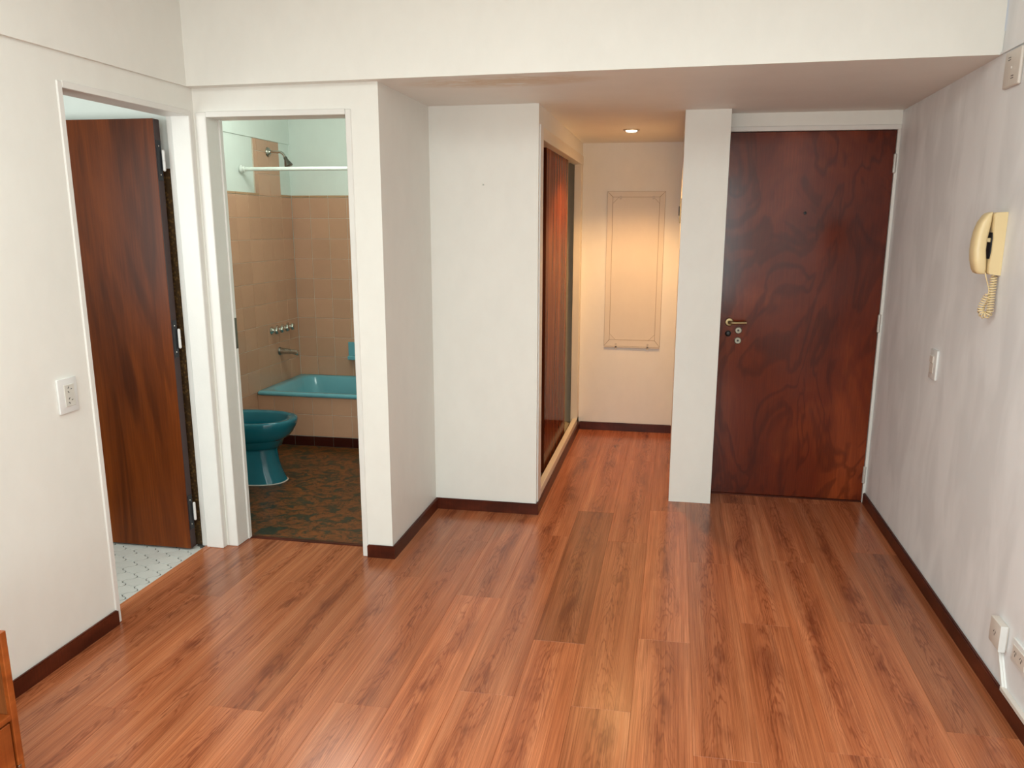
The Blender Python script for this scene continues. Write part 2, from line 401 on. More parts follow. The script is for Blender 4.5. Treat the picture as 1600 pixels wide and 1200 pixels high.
# beam face above the soffit
bz = [(xL, soff(xL, yBm)), (xC, soff(xC, yBm)), (0, soff(0, yBm)), (xR, soff(xR, yBm)), (xR, zC), (xL, zC)]
bmm = prism(bz, 1, yBm, yBm+.004); sq = soff(xC-.061, yBm); prism([(xL, zS), (xC-.061, sq), (xC-.061, sq+.1), (xL, zS+.1)], 1, yBm+.0045, yB+.05, bmm)
struct('wall_beam', bmm, M['wall'], 'white beam face across the top of the view', 'beam')
def soffit():
    bm = BM(); nx, ny = 16, 12; V = {}
    x0, x1, y0, y1 = xL-.05, xR+.05, yBm+.0042, yF+.1
    for i in range(nx+1):
        for j in range(ny+1):
            x = x0+(x1-x0)*i/nx; y = y0+(y1-y0)*j/ny
            V[i, j] = bm.verts.new((x, y, soff(x, y)+.0004))
    for i in range(nx):
        for j in range(ny):
            x = x0+(x1-x0)*(i+.5)/nx; y = y0+(y1-y0)*(j+.5)/ny
            bm.faces.new((V[i, j], V[i+1, j], V[i+1, j+1], V[i, j+1]))
    r = bmesh.ops.extrude_face_region(bm, geom=bm.faces[:])
    for v in r['geom']:
        if isinstance(v, bmesh.types.BMVert): v.co.z += .08
    # keep only the part over the entrance, not over the bathroom
    bmesh.ops.bisect_plane(bm, geom=bm.verts[:]+bm.edges[:]+bm.faces[:], plane_co=(xC-.06, 0, 0), plane_no=(-1, 0, 0), clear_outer=True)
    return bm
struct('ceiling_hall', soffit(), M['soffit'], 'low pinkish white ceiling over the entrance with a yellow water stain', 'ceiling')
struct('ceiling', boxo((xL-T, yBack-.1, zC), (xR+T, yBm+.2, zC+.1)), M['wall'], 'white ceiling of the main room', 'ceiling')
# back wall behind the camera, with the window the daylight comes through
wx0, wx1, wz0, wz1 = -1.55, .85, .42, 2.25
bw = BM(); box(bw, (xL-T, yBack-.12, 0), (wx0, yBack, zC)); box(bw, (wx1, yBack-.12, 0), (xR+T, yBack, zC))
box(bw, (wx0, yBack-.12, 0), (wx1, yBack, wz0)); box(bw, (wx0, yBack-.12, wz1), (wx1, yBack, zC))
struct('wall_back', bw, M['wall'], 'white wall behind the camera around the big window', 'wall')
win = thing('window_1', (wx0, yBack, wz0), 'large window behind the camera letting daylight in', 'window'); win['kind'] = 'structure'
wf = BM()
for lo, hi in (((wx0, wz0), (wx1, wz0+.05)), ((wx0, wz1-.05), (wx1, wz1)), ((wx0, wz0), (wx0+.05, wz1)), ((wx1-.05, wz0), (wx1, wz1)), ((-.375, wz0), (-.325, wz1))):
    box(wf, (lo[0], yBack-.09, lo[1]), (hi[0], yBack-.04, hi[1]))
obj('window_frame', wf, M['trim'], win)
obj('pane', boxo((wx0+.03, yBack-.068, wz0+.03), (-.36, yBack-.062, wz1-.03)), M['glass'], win)
obj('pane', boxo((-.34, yBack-.068, wz0+.03), (wx1-.03, yBack-.062, wz1-.03)), M['glass'], win)

# ------------------------------------------------------------------ baseboards
BH, BT = .061, .014
def bb(name, lo, hi, label):
    bm = boxo(lo, hi); es = [e for e in bm.edges if all(v.co.z > BH-.001 for v in e.verts)]
    bmesh.ops.bevel(bm, geom=es, offset=.004, segments=2, affect='EDGES')
    return struct(name, bm, M['base'], label, 'baseboard')
bb('baseboard_left', (xL, yBack, 0), (xL+BT, d1a-.004, BH), 'dark brown baseboard under the wall socket beside the kitchen doorway')
bb('baseboard_front', (d2b+.022, yB-BT, 0), (xC+BT, yB, BH), 'short dark brown baseboard piece beside the bathroom doorway')
bb('baseboard_pier', (xC, yB-BT*.2, 0), (xC+BT, yD-BT, BH), 'dark brown baseboard running back from the bathroom doorway corner')
bb('baseboard_closet', (xC, yD-BT, 0), (xE+BT, yD, BH), 'dark brown baseboard under the blank closet wall')
bb('baseboard_sill', (xE, yD, 0), (xE+BT, yF, BH), 'dark brown baseboard along the foot of the sliding closet')
bb('baseboard_hall', (xE+BT, yF-BT, 0), (xP0, yF, BH), 'dark brown baseboard under the hallway end wall')
bb('baseboard_right', (xR-BT, yBack, 0), (xR, yQ-.012, BH), 'long dark brown baseboard under the intercom wall')

# ------------------------------------------------------------------ kitchen doorway: frame, leaf
f1 = thing('door_frame', (xL, d1a, 0), 'white painted frame of the kitchen doorway', 'door frame'); f1['kind'] = 'structure'
def jamb1(y0, y1, side):
    bm = boxo((xL-T-.004, y0, 0), (xL+.005, y1, d1z+.0), .0025)
    return bm
obj('jamb', boxo((xL-T-.004, d1a-.004, 0), (xL+.005, d1a+.022, d1z), .003), M['trim'], f1)
fj = boxo((xL-.085, d1b-.018, 0), (xL+.003, d1b+.004, d1z), .003); box(fj, (xL-T-.006, d1b-.005, 0), (xL-.083, d1b+.004, d1z), .002)
obj('jamb', fj, M['trim'], f1)
hd = boxo((xL-T-.0045, d1a+.0225, d1z-.022), (xL+.0045, d1b-.0185, d1z+.002), .002)
obj('head', hd, M['trim'], f1)
k1 = thing('door_1', (-2.229, 3.389, 0), 'open dark brown wooden kitchen door with vertical grain', 'door'); k1['kind'] = 'structure'
LY = 3.342
obj('leaf', boxo((-2.985, LY, .012), (-2.227, LY+.042, 1.972), .0015), M['kitchen_door'], k1)
obj('edge_band', boxo((-2.2268, LY+.001, .0135), (-2.225, LY+.041, 1.970)), M['door_edge'], k1, ).__setitem__('label', 'dark side edge of the door')
for z in (1.80, 1.02, .19):
    hp = obj('hinge', lathe(BM(), (-2.214, LY+.036, z-.045), (0, 0, 1), [(0, .003), (.004, .0065), (.043, .0065), (.0435, .0055), (.0465, .0055), (.047, .0065), (.086, .0065), (.09, .003)], 12), M['white_pl'], k1, smooth=40)
    obj('hinge_plate', boxo((-2.225, LY+.004, z-.085), (-2.2225, LY+.036, z+.085), .001), M['iron'], hp)
    for dz in (-.06, .06):
        obj('screw', lathe(BM(), (-2.2226, LY+.02, z+dz), (1, 0, 0), [(0, .004), (.0012, .003)], 8), M['chrome'], hp)

# ------------------------------------------------------------------ kitchen
KX0, KY0 = -4.3, 1.2
kf = struct('floor_kitchen', boxo((KX0, KY0, -.06), (-2.17, yB, -.004)), M['grout'], 'kitchen floor of pale tiles with wavy edges and dark joints', 'floor')
def ogee(cx, cy, gap=.0054):
    a = Vector((0, .0805)); b = Vector((.086, .0402)); pts = []
    nb = [b-a, b, a, a-b, -b, -a]
    v1 = Vector((.061, -.002)); v3, v5 = v1-nb[0], v1-b
    V = [-v3, v1, -v5, v3, -v1, v5]                   # corner before neighbour i
    amp = {0: -.003, 1: .006, 2: -.003, 3: -.003, 4: .006, 5: -.003}
    for i in range(6):
        p, q = V[i], V[(i+1) % 6]; d = q-p; nrm = Vector((d.y, -d.x)).normalized()
        for s in range(7):
            t = s/7; pts.append(p+d*t+nrm*amp[i]*math.sin(2*math.pi*t))
    out = []
    for i, p in enumerate(pts):
        d = (pts[(i+1) % len(pts)]-pts[i-1]).normalized(); out.append((cx+p.x-d.y*gap/2, cy+p.y+d.x*gap/2))
    return out
ktile = None
for i in range(-9, 3):
    for j in range(-22, 12):
        c = Vector((-2.267, 3.222)) + Vector((.086, .0402))*i + Vector((0, .0805))*j
        if not (-2.9 < c.x < -2.12 and 2.45 < c.y < 3.41): continue
        if c.x+.05 > -2.19:                              # cut tiles at the doorway
            pts = [(min(x, -2.191), y) for x, y in ogee(c.x, c.y)]
            q = [pts[0]]
            for p in pts[1:]:
                if (Vector(p)-Vector(q[-1])).length > 1e-4: q.append(p)
            if max(p[0] for p in q)-min(p[0] for p in q) < .008: continue
            bm = BM(); vs = [bm.verts.new((x, y, 0)) for x, y in q]
            f = bm.faces.new(vs); r = bmesh.ops.extrude_face_region(bm, geom=[f])
            for v in r['geom']:
                if isinstance(v, bmesh.types.BMVert): v.co.z -= .006
            obj('tile', bm, M['ktile'], kf, origin=(c.x, c.y, 0))
        elif ktile is None:
            ktile = obj('tile', prism(ogee(c.x, c.y), 2, -.006, 0), M['ktile'], kf, origin=(c.x, c.y, 0))
        else: inst(ktile, kf, (c.x, c.y, 0))
struct('wall_kitchen', boxo((KX0, yB-.012, 0), (xL-T, yB+T, 2.5)), M['kitchen_wall'], 'pale kitchen wall behind the open door', 'wall')
struct('wall_kitchen_tiled', boxo((KX0, yB-.018, 0), (xL-T-.001, yB-.012, 1.77)), M['mosaic'], 'brown speckled tile strip behind the kitchen door hinges', 'wall')
struct('wall_kitchen_far', boxo((KX0-.1, KY0, 0), (KX0, yB+T, 2.5)), M['kitchen_wall'], 'far pale wall inside the kitchen', 'wall')
struct('wall_kitchen_window', boxo((KX0, KY0-.1, 0), (xL-T, KY0, 2.5)), M['kitchen_wall'], 'kitchen wall on the daylight side', 'wall')
struct('ceiling_kitchen', boxo((KX0-.1, KY0-.1, 2.46), (xL-T, yB+T, 2.56)), M['kitchen_wall'], 'pale ceiling inside the kitchen', 'ceiling')

# ------------------------------------------------------------------ bathroom doorway frame
f2 = thing('door_frame', (d2a, yB, 0), 'white painted frame of the bathroom doorway', 'door frame'); f2['kind'] = 'structure'
jl = boxo((d2a-.002, yB-.006, 0), (d2a+.046, yB+.095, d2z), .003); box(jl, (d2a-.002, yB+.094, 0), (d2a+.052, yB+T+.012, d2z-.02), .003)
jlo = obj('jamb', jl, M['trim'], f2)
obj('strike_plate', boxo((d2a+.0512, yB+.100, .955), (d2a+.054, yB+.118, 1.10), .0008), M['dark_chrome'], jlo)
jr = boxo((d2b-.004, yB-.006, 0), (d2b+.022, yB+.095, d2z), .003); box(jr, (d2b-.006, yB+.094, 0), (d2b+.02, yB+T+.012, d2z-.02), .003)
obj('jamb', jr, M['trim'], f2)
h2 = boxo((d2a+.0465, yB-.0055, d2z-.022), (d2b-.0045, yB+.094, d2z+.002), .002); box(h2, (d2a+.0525, yB+.0945, d2z-.0225), (d2b-.0065, yB+T+.011, d2z), .002)
obj('head', h2, M['trim'], f2)

# ------------------------------------------------------------------ bathroom shell
xb, yb, yT = -2.865, 5.94, 5.236
struct('floor_bathroom', boxo((xb-.1, yB+T-.01, -.06), (xC-T+.01, yb+.1, -.001)), M['lino'], 'dark brown and green marbled bathroom floor', 'floor')
TP = .15; ztop = 1.723; TT = .006
wsh = struct('wall_shower', boxo((xb-.11, yB+T, 0), (xb-TT, yb+.1, 2.11)), M['mint'], 'pale green and salmon tiled wall with the shower head', 'wall')
wbt = struct('wall_bathtub', boxo((xb-.1, yb+TT, 0), (xC-T, yb+.11, 2.45)), M['mint'], 'pale green and salmon tiled wall behind the bathtub', 'wall')
struct('wall_shower_upper', boxo((xb-.11, yB+T, 2.105), (xb+.004, yb+.1, 2.45)), M['mint'], 'pale green band above the shower head', 'wall')
struct('wall_bathroom_door', boxo((xb-.1, yB+T, d2z+.01), (xC-T, yB+T+.01, 2.45)), M['mint'], 'bathroom wall above its doorway, seen from inside', 'wall')
wbg = struct('wall_bathroom_side', boxo((xC-T-.012, yB+T, 0), (xC-T, yb, 2.45)), M['mint'], 'bathroom wall opposite the shower head', 'wall')
struct('ceiling_bathroom', boxo((xb-.1, yB+T, 2.42), (xC-T, yb+.1, 2.5)), M['mint'], 'pale green bathroom ceiling', 'ceiling')
def grout_sheet(par, lo, hi): return obj('grout', boxo(lo, hi), M['wall_grout'], par)
grout_sheet(wsh, (xb-TT, 3.9, .0), (xb-.0025, yb, ztop)); grout_sheet(wsh, (xb-TT, 5.395, ztop), (xb-.0025, 5.78, 2.104))
grout_sheet(wbt, (xb, yb+.0025, .0), (xC-T-.012, yb+TT, ztop))
tmesh = {}
def wtile(par, normal_axis, a0, a1, z0, z1, fixed, sgn, mat='tile', name='tile'):
    """a tile on a wall: normal axis 0 (face +x) or 1 (face -y)"""
    g = .0013
    key = (normal_axis, round(a1-a0, 4), round(z1-z0, 4), mat)
    org = (fixed, a0, z0) if normal_axis == 0 else (a0, fixed, z0)
    if key in tmesh: return inst(tmesh[key], par, org)
    if normal_axis == 0: bm = boxo((fixed-.0035, a0+g, z0+g), (fixed, a1-g, z1-g))
    else: bm = boxo((a0+g, fixed, z0+g), (a1-g, fixed+.0035, z1-g))
    es = [e for e in bm.edges if all(abs(v.co[normal_axis]-fixed) < 1e-5 for v in e.verts)]
    bmesh.ops.bevel(bm, geom=es, offset=.0015, segments=1, affect='EDGES')
    o = obj(name, bm, M[mat], par, origin=org); tmesh[key] = o; return o
rows = [ztop-TP*i for i in range(12)]
PS = .163
for c in range(9):
    y1 = yb-PS*c; y0 = y1-PS
    for r in range(11): wtile(wsh, 0, y0, y1, max(.073, rows[r]-TP), rows[r], xb, 1)
    wtile(wsh, 0, y0, y1, 0.002, .071, xb, 1, 'tile_base', 'base_tile')
    if c not in (1, 2): wtile(wsh, 0, y0, y1, ztop, ztop+.018, xb+.001, 1, 'tile_trim', 'trim_tile')
for c in (1, 2):
    y1 = yb-PS*c
    for z0, z1 in ((ztop, ztop+TP), (ztop+TP, ztop+2*TP), (ztop+2*TP, 2.103)): wtile(wsh, 0, y1-PS, y1, z0, z1, xb, 1)
for z0, z1 in ((ztop, ztop+TP), (ztop+TP, ztop+2*TP), (ztop+2*TP, 2.103)): wtile(wsh, 0, 5.405, yb-PS*3, z0, z1, xb, 1)
nb = 10
for c in range(nb):
    x0 = xb+.145*c; x1 = min(x0+.145, xC-T-.012)
    if x1-x0 < .02: continue
    for r in range(10): wtile(wbt, 1, x0, x1, rows[r]-TP, rows[r], yb, -1)
    wtile(wbt, 1, x0, x1, ztop, ztop+.018, yb-.001, -1, 'tile_trim', 'trim_tile')
tx1 = xC-T-.012
apr = struct('wall_tub_apron', boxo((xb, yT+.0035, 0), (tx1, yT+.03, .3545)), M['wall_grout'], 'low salmon tiled front of the bathtub with a maroon foot', 'wall')
obj('grout_foot', boxo((xb, yT+.0015, 0), (tx1, yT+.004, .072)), M['slab'], apr)
xs = [xb, -2.742]+[-2.742+.1435*i for i in range(1, 10)]
for i in range(len(xs)-1):
    a, b_ = xs[i], min(xs[i+1], tx1)
    if b_-a < .02: continue
    wtile(apr, 1, a, b_, .228, .354, yT, -1); wtile(apr, 1, a, b_, .073, .228, yT, -1)
    wtile(apr, 1, a, b_, .001, .071, yT, -1, 'tile_base', 'base_tile')

# bathtub
def rrect(x0, x1, y0, y1, r, z, n=6):
    pts = []
    for cx, cy, a0 in ((x1-r, y1-r, 0), (x0+r, y1-r, 90), (x0+r, y0+r, 180), (x1-r, y0+r, 270)):
        for i in range(n+1):
            a = math.radians(a0+90*i/n); pts.append((cx+r*math.cos(a), cy+r*math.sin(a), z))
    return pts
tub = thing('bathtub', (xb+.76, 5.6, .355), 'turquoise enamel bathtub set behind the salmon tiles', 'bathtub')
a0, a1, b0, b1 = xb+.003, tx1-.004, yT-.014, yb-.003
rg = [rrect(a0+.004, a1-.004, b0+.004, b1-.004, .018, .3555), rrect(a0, a1, b0, b1, .02, .362), rrect(a0, a1, b0, b1, .02, .374),
      rrect(a0+.008, a1-.008, b0+.008, b1-.008, .025, .382), rrect(a0+.065, a1-.06, b0+.05, b1-.045, .10, .380), rrect(a0+.078, a1-.07, b0+.06, b1-.055, .11, .368),
      rrect(a0+.13, a1-.10, b0+.085, b1-.08, .12, .20), rrect(a0+.17, a1-.13, b0+.12, b1-.115, .12, .06), rrect(a0+.25, a1-.2, b0+.18, b1-.18, .1, .035)]
obj('basin', loft(BM(), rg, False, True), M['teal_tub'], tub, smooth=60)

# bidet
bid = thing('bidet', (-2.55, 4.45, 0), 'teal ceramic bidet beside the bathroom doorway', 'bidet')
def egg(xf, xk, hw, z, n=40, yc=4.45, sq=2.3):
    cx = (xf+xk)/2+(xf-xk)*.06; pts = []
    for i in range(n):
        t = 2*math.pi*i/n; c, s = math.cos(t), math.sin(t)
        e = 2/sq
        px = (abs(c)**e)*(1 if c > 0 else -1); py = (abs(s)**e)*(1 if s > 0 else -1)
        pts.append((cx+px*((xf-cx) if px > 0 else (cx-xk)), yc+py*hw, z))
    return pts
br = [egg(xf, xk, hw, z) for z, xf, xk, hw in ((.001, -2.285, -2.80, .128), (.02, -2.292, -2.80, .124), (.07, -2.315, -2.79, .115), (.12, -2.329, -2.78, .109), (.2, -2.34, -2.775, .104), (.232, -2.342, -2.78, .106),
      (.25, -2.328, -2.79, .118), (.262, -2.298, -2.80, .138), (.283, -2.258, -2.82, .163), (.306, -2.238, -2.835, .179), (.335, -2.222, -2.845, .190), (.355, -2.212, -2.85, .196))] + [
      egg(-2.206, -2.85, .2, .382), egg(-2.212, -2.848, .197, .392), egg(-2.225, -2.845, .190, .395), egg(-2.262, -2.70, .158, .392), egg(-2.268, -2.695, .152, .384),
      egg(-2.28, -2.69, .145, .31), egg(-2.31, -2.66, .12, .22), egg(-2.40, -2.60, .05, .20)]
obj('bowl', loft(BM(), br, True, True), M['teal'], bid, smooth=60)
obj('sealant', loft(BM(), [egg(-2.280, -2.80, .1315, 0), egg(-2.282, -2.80, .130, .003), egg(-2.29, -2.80, .124, .005)], True, True), M['grey_pl'], bid, smooth=50)

# shower arm and head
sh = thing('shower', (xb, 5.61, 2.026), 'chrome shower head on a bent arm above the curtain rod', 'shower')
obj('flange', lathe(BM(), (xb, 5.61, 2.026), (1, 0, 0), [(0, .034), (.004, .034), (.010, .030), (.020, .016), (.024, .014)], 24), M['chrome'], sh, smooth=50)
arm = [(xb+.01, 5.61, 2.026), (xb+.085, 5.61, 2.026), (xb+.10, 5.61, 2.023), (xb+.113, 5.61, 2.015), (xb+.123, 5.61, 2.003), (xb+.131, 5.61, 1.988)]
obj('arm', tube(BM(), arm, .0088, 12), M['chrome'], sh, smooth=60)
obj('head', lathe(BM(), (xb+.129, 5.61, 1.992), (.42, 0, -1), [(0, .010), (.006, .013), (.02, .013), (.024, .015), (.055, .028), (.066, .030), (.069, .026)], 20), M['dark_chrome'], sh, smooth=50)
# curtain rod
cr = thing('shower_rod', (xb, 5.222, 1.885), 'white shower curtain rod across the tub', 'curtain rod')
obj('rod', tube(BM(), [(xb+.006, 5.222, 1.885), (tx1-.006, 5.222, 1.885)], .0125, 14), M['rod'], cr, smooth=60)
for s, x in ((1, xb), (-1, tx1)):
    obj('flange', lathe(BM(), (x, 5.222, 1.885), (s, 0, 0), [(0, .026), (.006, .027), (.012, .025), (.014, .018), (.022, .018), (.024, .021), (.030, .020), (.031, .014)], 20), M['rod'], cr, smooth=50)
# taps
for i, (y, lab) in enumerate(((5.505, 'first'), (5.59, 'second'), (5.675, 'third'), (5.76, 'fourth'))):
    tp = thing('wall_tap', (xb, y, .775), f'{lab} chrome tap in the row of four, counted from the doorway', 'tap', 'chrome taps above the bathtub spout')
    obj('flange', lathe(BM(), (xb, y, .775), (1, 0, 0), [(0, .030), (.003, .030), (.012, .018), (.018, .013), (.03, .012)], 20), M['chrome'], tp, smooth=50)
    hb = BM(); R = []
    for d, sc in ((.026, .6), (.030, 1), (.046, 1), (.052, .8), (.054, .45)):
        ring = []
        for q in range(24):
            t = 2*math.pi*q/24; rr = .024*sc*(1+.13*math.cos(6*t)); ring.append((xb+d, y+rr*math.cos(t), .775+rr*math.sin(t)))
        R.append(ring)
    obj('handle', loft(hb, R), M['chrome'], tp, smooth=50)
sp = thing('bath_spout', (xb, 5.609, .61), 'chrome bath spout under the row of taps', 'spout')
obj('flange', lathe(BM(), (xb, 5.609, .61), (1, 0, 0), [(0, .030), (.006, .030), (.014, .024)], 18), M['dark_chrome'], sp, smooth=50)
spr = []
for d, hw, zt, zb in ((.008, .024, .637, .584), (.05, .022, .632, .588), (.10, .019, .626, .592), (.125, .018, .624, .583), (.145, .017, .620, .582), (.148, .012, .614, .588)):
    spr.append([(xb+d, 5.609+hw*math.cos(t)*(1 if True else 0), (zt+zb)/2+(zt-zb)/2*math.sin(t)) for t in [2*math.pi*k/16 for k in range(16)]])
obj('spout', loft(BM(), spr), M['chrome'], sp, smooth=50)
# soap dish on the tub wall
sd = thing('soap_dish', (-2.45, yb, .50), 'teal ceramic soap dish on the wall above the tub rim', 'soap dish')
obj('back_plate', boxo((-2.458, yb-.012, .505), (-2.31, yb, .645), .004, 2), M['teal_tub'], sd)
obj('tray', boxo((-2.445, yb-.07, .515), (-2.323, yb-.006, .545), .008, 2), M['teal_tub'], sd)
# ------------------------------------------------------------------ closet
ct = thing('closet_trim', (xE, yD+.02, 0), 'cream painted frame around the sliding closet doors', 'door frame'); ct['kind'] = 'structure'
obj('jamb', boxo((xE-.075, yD+.022, BH), (xE+.007, yD+.112, 2.018), .002), M['trim'], ct)
obj('jamb', boxo((xE-.047, yF-.10, BH), (xE+.004, yF-.002, 1.96), .002), M['cream'], ct)
obj('head', boxo((xE-.06, yD+.112, 1.952), (xE+.006, yF-.002, 2.014), .002), M['cream'], ct)
obj('head_cover', boxo((xE-.13, yD+.112, 1.966), (xE-.06, yF-.002, 2.02)), M['cream'], ct)
sb = obj('sill', boxo((xE-.03, yD+.112, 0.0), (xE+.004, yF-.002, .102), .002), M['cream'], ct)
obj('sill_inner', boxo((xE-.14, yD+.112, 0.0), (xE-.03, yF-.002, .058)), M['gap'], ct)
for x in (-.735, -.775):
    obj('track', boxo((x-.004, yD+.12, .058), (x+.004, yF-.13, .070)), M['brass'], ct)
c1 = thing('sliding_door', (-.745, 5.15, .07), 'brown sliding closet door on the outer track', 'door', 'sliding closet doors')
obj('panel', boxo((-.757, 4.69, .071), (-.730, 5.615, 1.965), .0012), M['sliding'], c1)
obj('edge_strip', boxo((-.758, 5.615, .071), (-.728, 5.622, 1.965), .001), M['brass'], c1)
c2 = thing('sliding_door', (-.79, 4.75, .07), 'dark brown sliding closet door behind, with a small brass pull', 'door', 'sliding closet doors')
obj('panel', boxo((-.797, 4.276, .071), (-.770, 5.2, 1.965), .0012), M['sliding'], c2)
obj('pull', boxo((-.770, 4.36, .975), (-.7665, 4.378, 1.085), .001), M['brass'], c2)
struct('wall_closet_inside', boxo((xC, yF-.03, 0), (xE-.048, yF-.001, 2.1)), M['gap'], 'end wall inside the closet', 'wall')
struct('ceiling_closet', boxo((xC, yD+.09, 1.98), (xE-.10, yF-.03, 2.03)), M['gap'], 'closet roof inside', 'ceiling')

# ------------------------------------------------------------------ hallway end wall moulding
pm = thing('wall_moulding', (-.297, yF, .652), 'cream rectangular panel moulding with cut corners on the hallway end wall', 'moulding')
def mframe():
    X0, X1, Z0, Z1 = -.502, -.092, .652, 1.768; w = .038; c = .040; ch = .042
    xa, xb_, za, zb = X0+w, X1-w, Z0+w+.008, Z1-w
    y0, y1 = yF-.009, yF
    P = lambda pts, d=0: prism(pts, 1, y0-d, y1)
    e = .0013
    obj('rail', P([(X0+e, Z1), (X1-e, Z1), (xb_-e, zb+e), (xa+e, zb+e)]), M['mold'], pm)
    obj('rail', P([(X0+e, Z0), (X1-e, Z0), (xb_-e, za-e), (xa+e, za-e)]), M['mold'], pm)
    obj('stile', P([(X0, Z0+e), (X0, Z1-e), (xa-e, zb-e), (xa-e, za+e)]), M['mold'], pm)
    obj('stile', P([(X1, Z0+e), (X1, Z1-e), (xb_+e, zb-e), (xb_+e, za+e)]), M['mold'], pm)
    for sx, x in ((1, xa), (-1, xb_)):
        for sz, z in ((1, za), (-1, zb)):
            obj('corner_block', P([(x+sx*e, z+sz*e), (x+sx*ch, z+sz*e), (x+sx*e, z+sz*ch)]), M['mold'], pm)
    for x in (-.409, -.175):
        obj('clip', boxo((x-.007, yF-.010, zb-.016), (x+.007, yF-.0061, zb+.008), .001), M['clip'], pm)
        obj('clip', boxo((x-.012, yF-.012, Z0-.022), (x+.002, yF-.0061, Z0+.02), .001), M['clip'], pm)
    obj('backing', boxo((X0-.0018, yF-.003, Z0-.0018), (X1+.0018, yF, Z1+.0018)), M['joint_backing'], pm)  # brown sheet slightly larger than the frame, shows as thin lines in the gaps
    obj('ledge', boxo((X0, yF-.012, Z0-.013), (X1, yF, Z0-.001), .001), M['clip'], pm)
    g2 = .0016; k = ch+g2*1.4
    obj('panel', P([(xa+g2, za+k), (xa+k, za+g2), (xb_-k, za+g2), (xb_-g2, za+k), (xb_-g2, zb-k), (xb_-k, zb-g2), (xa+k, zb-g2), (xa+g2, zb-k)], -.0045), M['mold'], pm)
mframe()
# ------------------------------------------------------------------ ceiling lamp in the hallway
lp = thing('ceiling_spotlight', (-.302, 5.32, zS), 'round recessed ceiling spotlight, lit, in the hallway ceiling', 'lamp')
zl = soff(-.302, 5.32)
obj('ring', lathe(BM(), (-.302, 5.32, zl+.0005), (0, 0, -1), [(0, .052), (.004, .052), (.007, .046), (.007, .036), (.002, .034)], 32), M['ring'], lp, smooth=40)
obj('bulb', lathe(BM(), (-.302, 5.32, zl-.0015), (0, 0, -1), [(0, .034), (.008, .033), (.012, .022), (.0125, .001)], 28), M['bulb'], lp, smooth=60)
ld = bpy.data.lights.new('lamp_light', 'SPOT'); ld.energy = 80; ld.color = (1, .54, .20); ld.spot_size = math.radians(125); ld.spot_blend = .55; ld.shadow_soft_size = .03
lo = bpy.data.objects.new('lamp_light', ld); COL.objects.link(lo); lo.parent = lp; lo.location = (0, 0, zl-zS-.022)

# ------------------------------------------------------------------ entrance door
ef = thing('door_frame', (xR, yQ, 0), 'thin white frame around the entrance door', 'door frame'); ef['kind'] = 'structure'
obj('jamb', boxo((xR-.016, yQ-.012, 0), (xR-.0005, yQ+.05, 2.036), .002), M['trim'], ef)
obj('head', boxo((xP1+.0005, yQ-.016, 2.021), (xR-.0005, yQ+.05, 2.046), .002), M['trim'], ef)
e2 = thing('door_2', (.67, yQ, 0), 'closed dark reddish brown wooden entrance door', 'door'); e2['kind'] = 'structure'
obj('leaf', boxo((xP1+.002, yQ, .010), (xR-.018, yQ+.045, 2.018), .0015), M['entry'], e2, origin=(xP1, yQ, 0))
obj('threshold', boxo((xP1+.001, yQ-.004, -.001), (xR-.016, yQ+.05, .0085), .001), M['base'], e2)
hx, hz = .309, 1.008
hnd = obj('handle', tube(BM(), [(hx, yQ-.012, hz), (hx, yQ-.045, hz), (hx+.006, yQ-.052, hz), (hx+.02, yQ-.054, hz), (hx+.09, yQ-.053, hz+.002)], [.009, .009, .009, .0085, .0075], 12), M['brass'], e2, smooth=50)
obj('rose', lathe(BM(), (hx, yQ, hz), (0, -1, 0), [(0, .024), (.006, .024), (.011, .020), (.012, .012)], 24), M['brass'], hnd, smooth=40)
for z in (.962, .905):
    lk = obj('lock', lathe(BM(), (.361, yQ, z), (0, -1, 0), [(0, .0195), (.004, .0195), (.007, .016), (.007, .011), (.004, .0105)], 24), M['lockm'], e2, smooth=40)
    obj('keyhole', lathe(BM(), (.361, yQ-.0042, z), (0, -1, 0), [(0, .0058), (.003, .0055), (.0032, .003)], 14), M['black'], lk)
obj('latch_knob', lathe(BM(), (.306, yQ, .943), (0, -1, 0), [(0, .017), (.003, .017), (.006, .011), (.012, .014), (.018, .012), (.021, .004)], 20), M['black'], e2, smooth=50)
obj('peephole', lathe(BM(), (.671, yQ, 1.601), (0, -1, 0), [(0, .008), (.003, .008), (.004, .005), (.002, .004)], 16), M['iron'], e2)
for z in (1.852, 1.02, .165):
    hg = obj('hinge', lathe(BM(), (xR-.017, yQ-.010, z-.05), (0, 0, 1), [(0, .004), (.004, .0085), (.049, .0085), (.0492, .0065), (.051, .0065), (.0512, .0085), (.096, .0085), (.1, .004)], 14), M['steel'], e2, smooth=40)

# ------------------------------------------------------------------ intercom on the wall
IY0, IY1 = 3.128, 3.20
ic = thing('intercom_phone', (xR, 3.165, 1.475), 'yellowed ivory intercom handset hanging on the wall', 'intercom')
ib = BM()
prof = [(0, 1.368), (.036, 1.372), (.041, 1.378), (.042, 1.41), (.038, 1.45), (.038, 1.495), (.042, 1.535), (.043, 1.576), (.038, 1.582), (0, 1.584)]
rings = []
for y, s in ((IY0, .94), (IY0+.004, .985), (IY0+.008, 1), (IY1-.008, 1), (IY1-.004, .985), (IY1, .94)):
    rings.append([(xR-.0005-d*(s if d > 0 else 1), y, 1.476+(z-1.476)*(s*.03+.97)) for d, z in prof])
base = obj('base', loft(ib, rings), M['ivory'], ic, smooth=35)
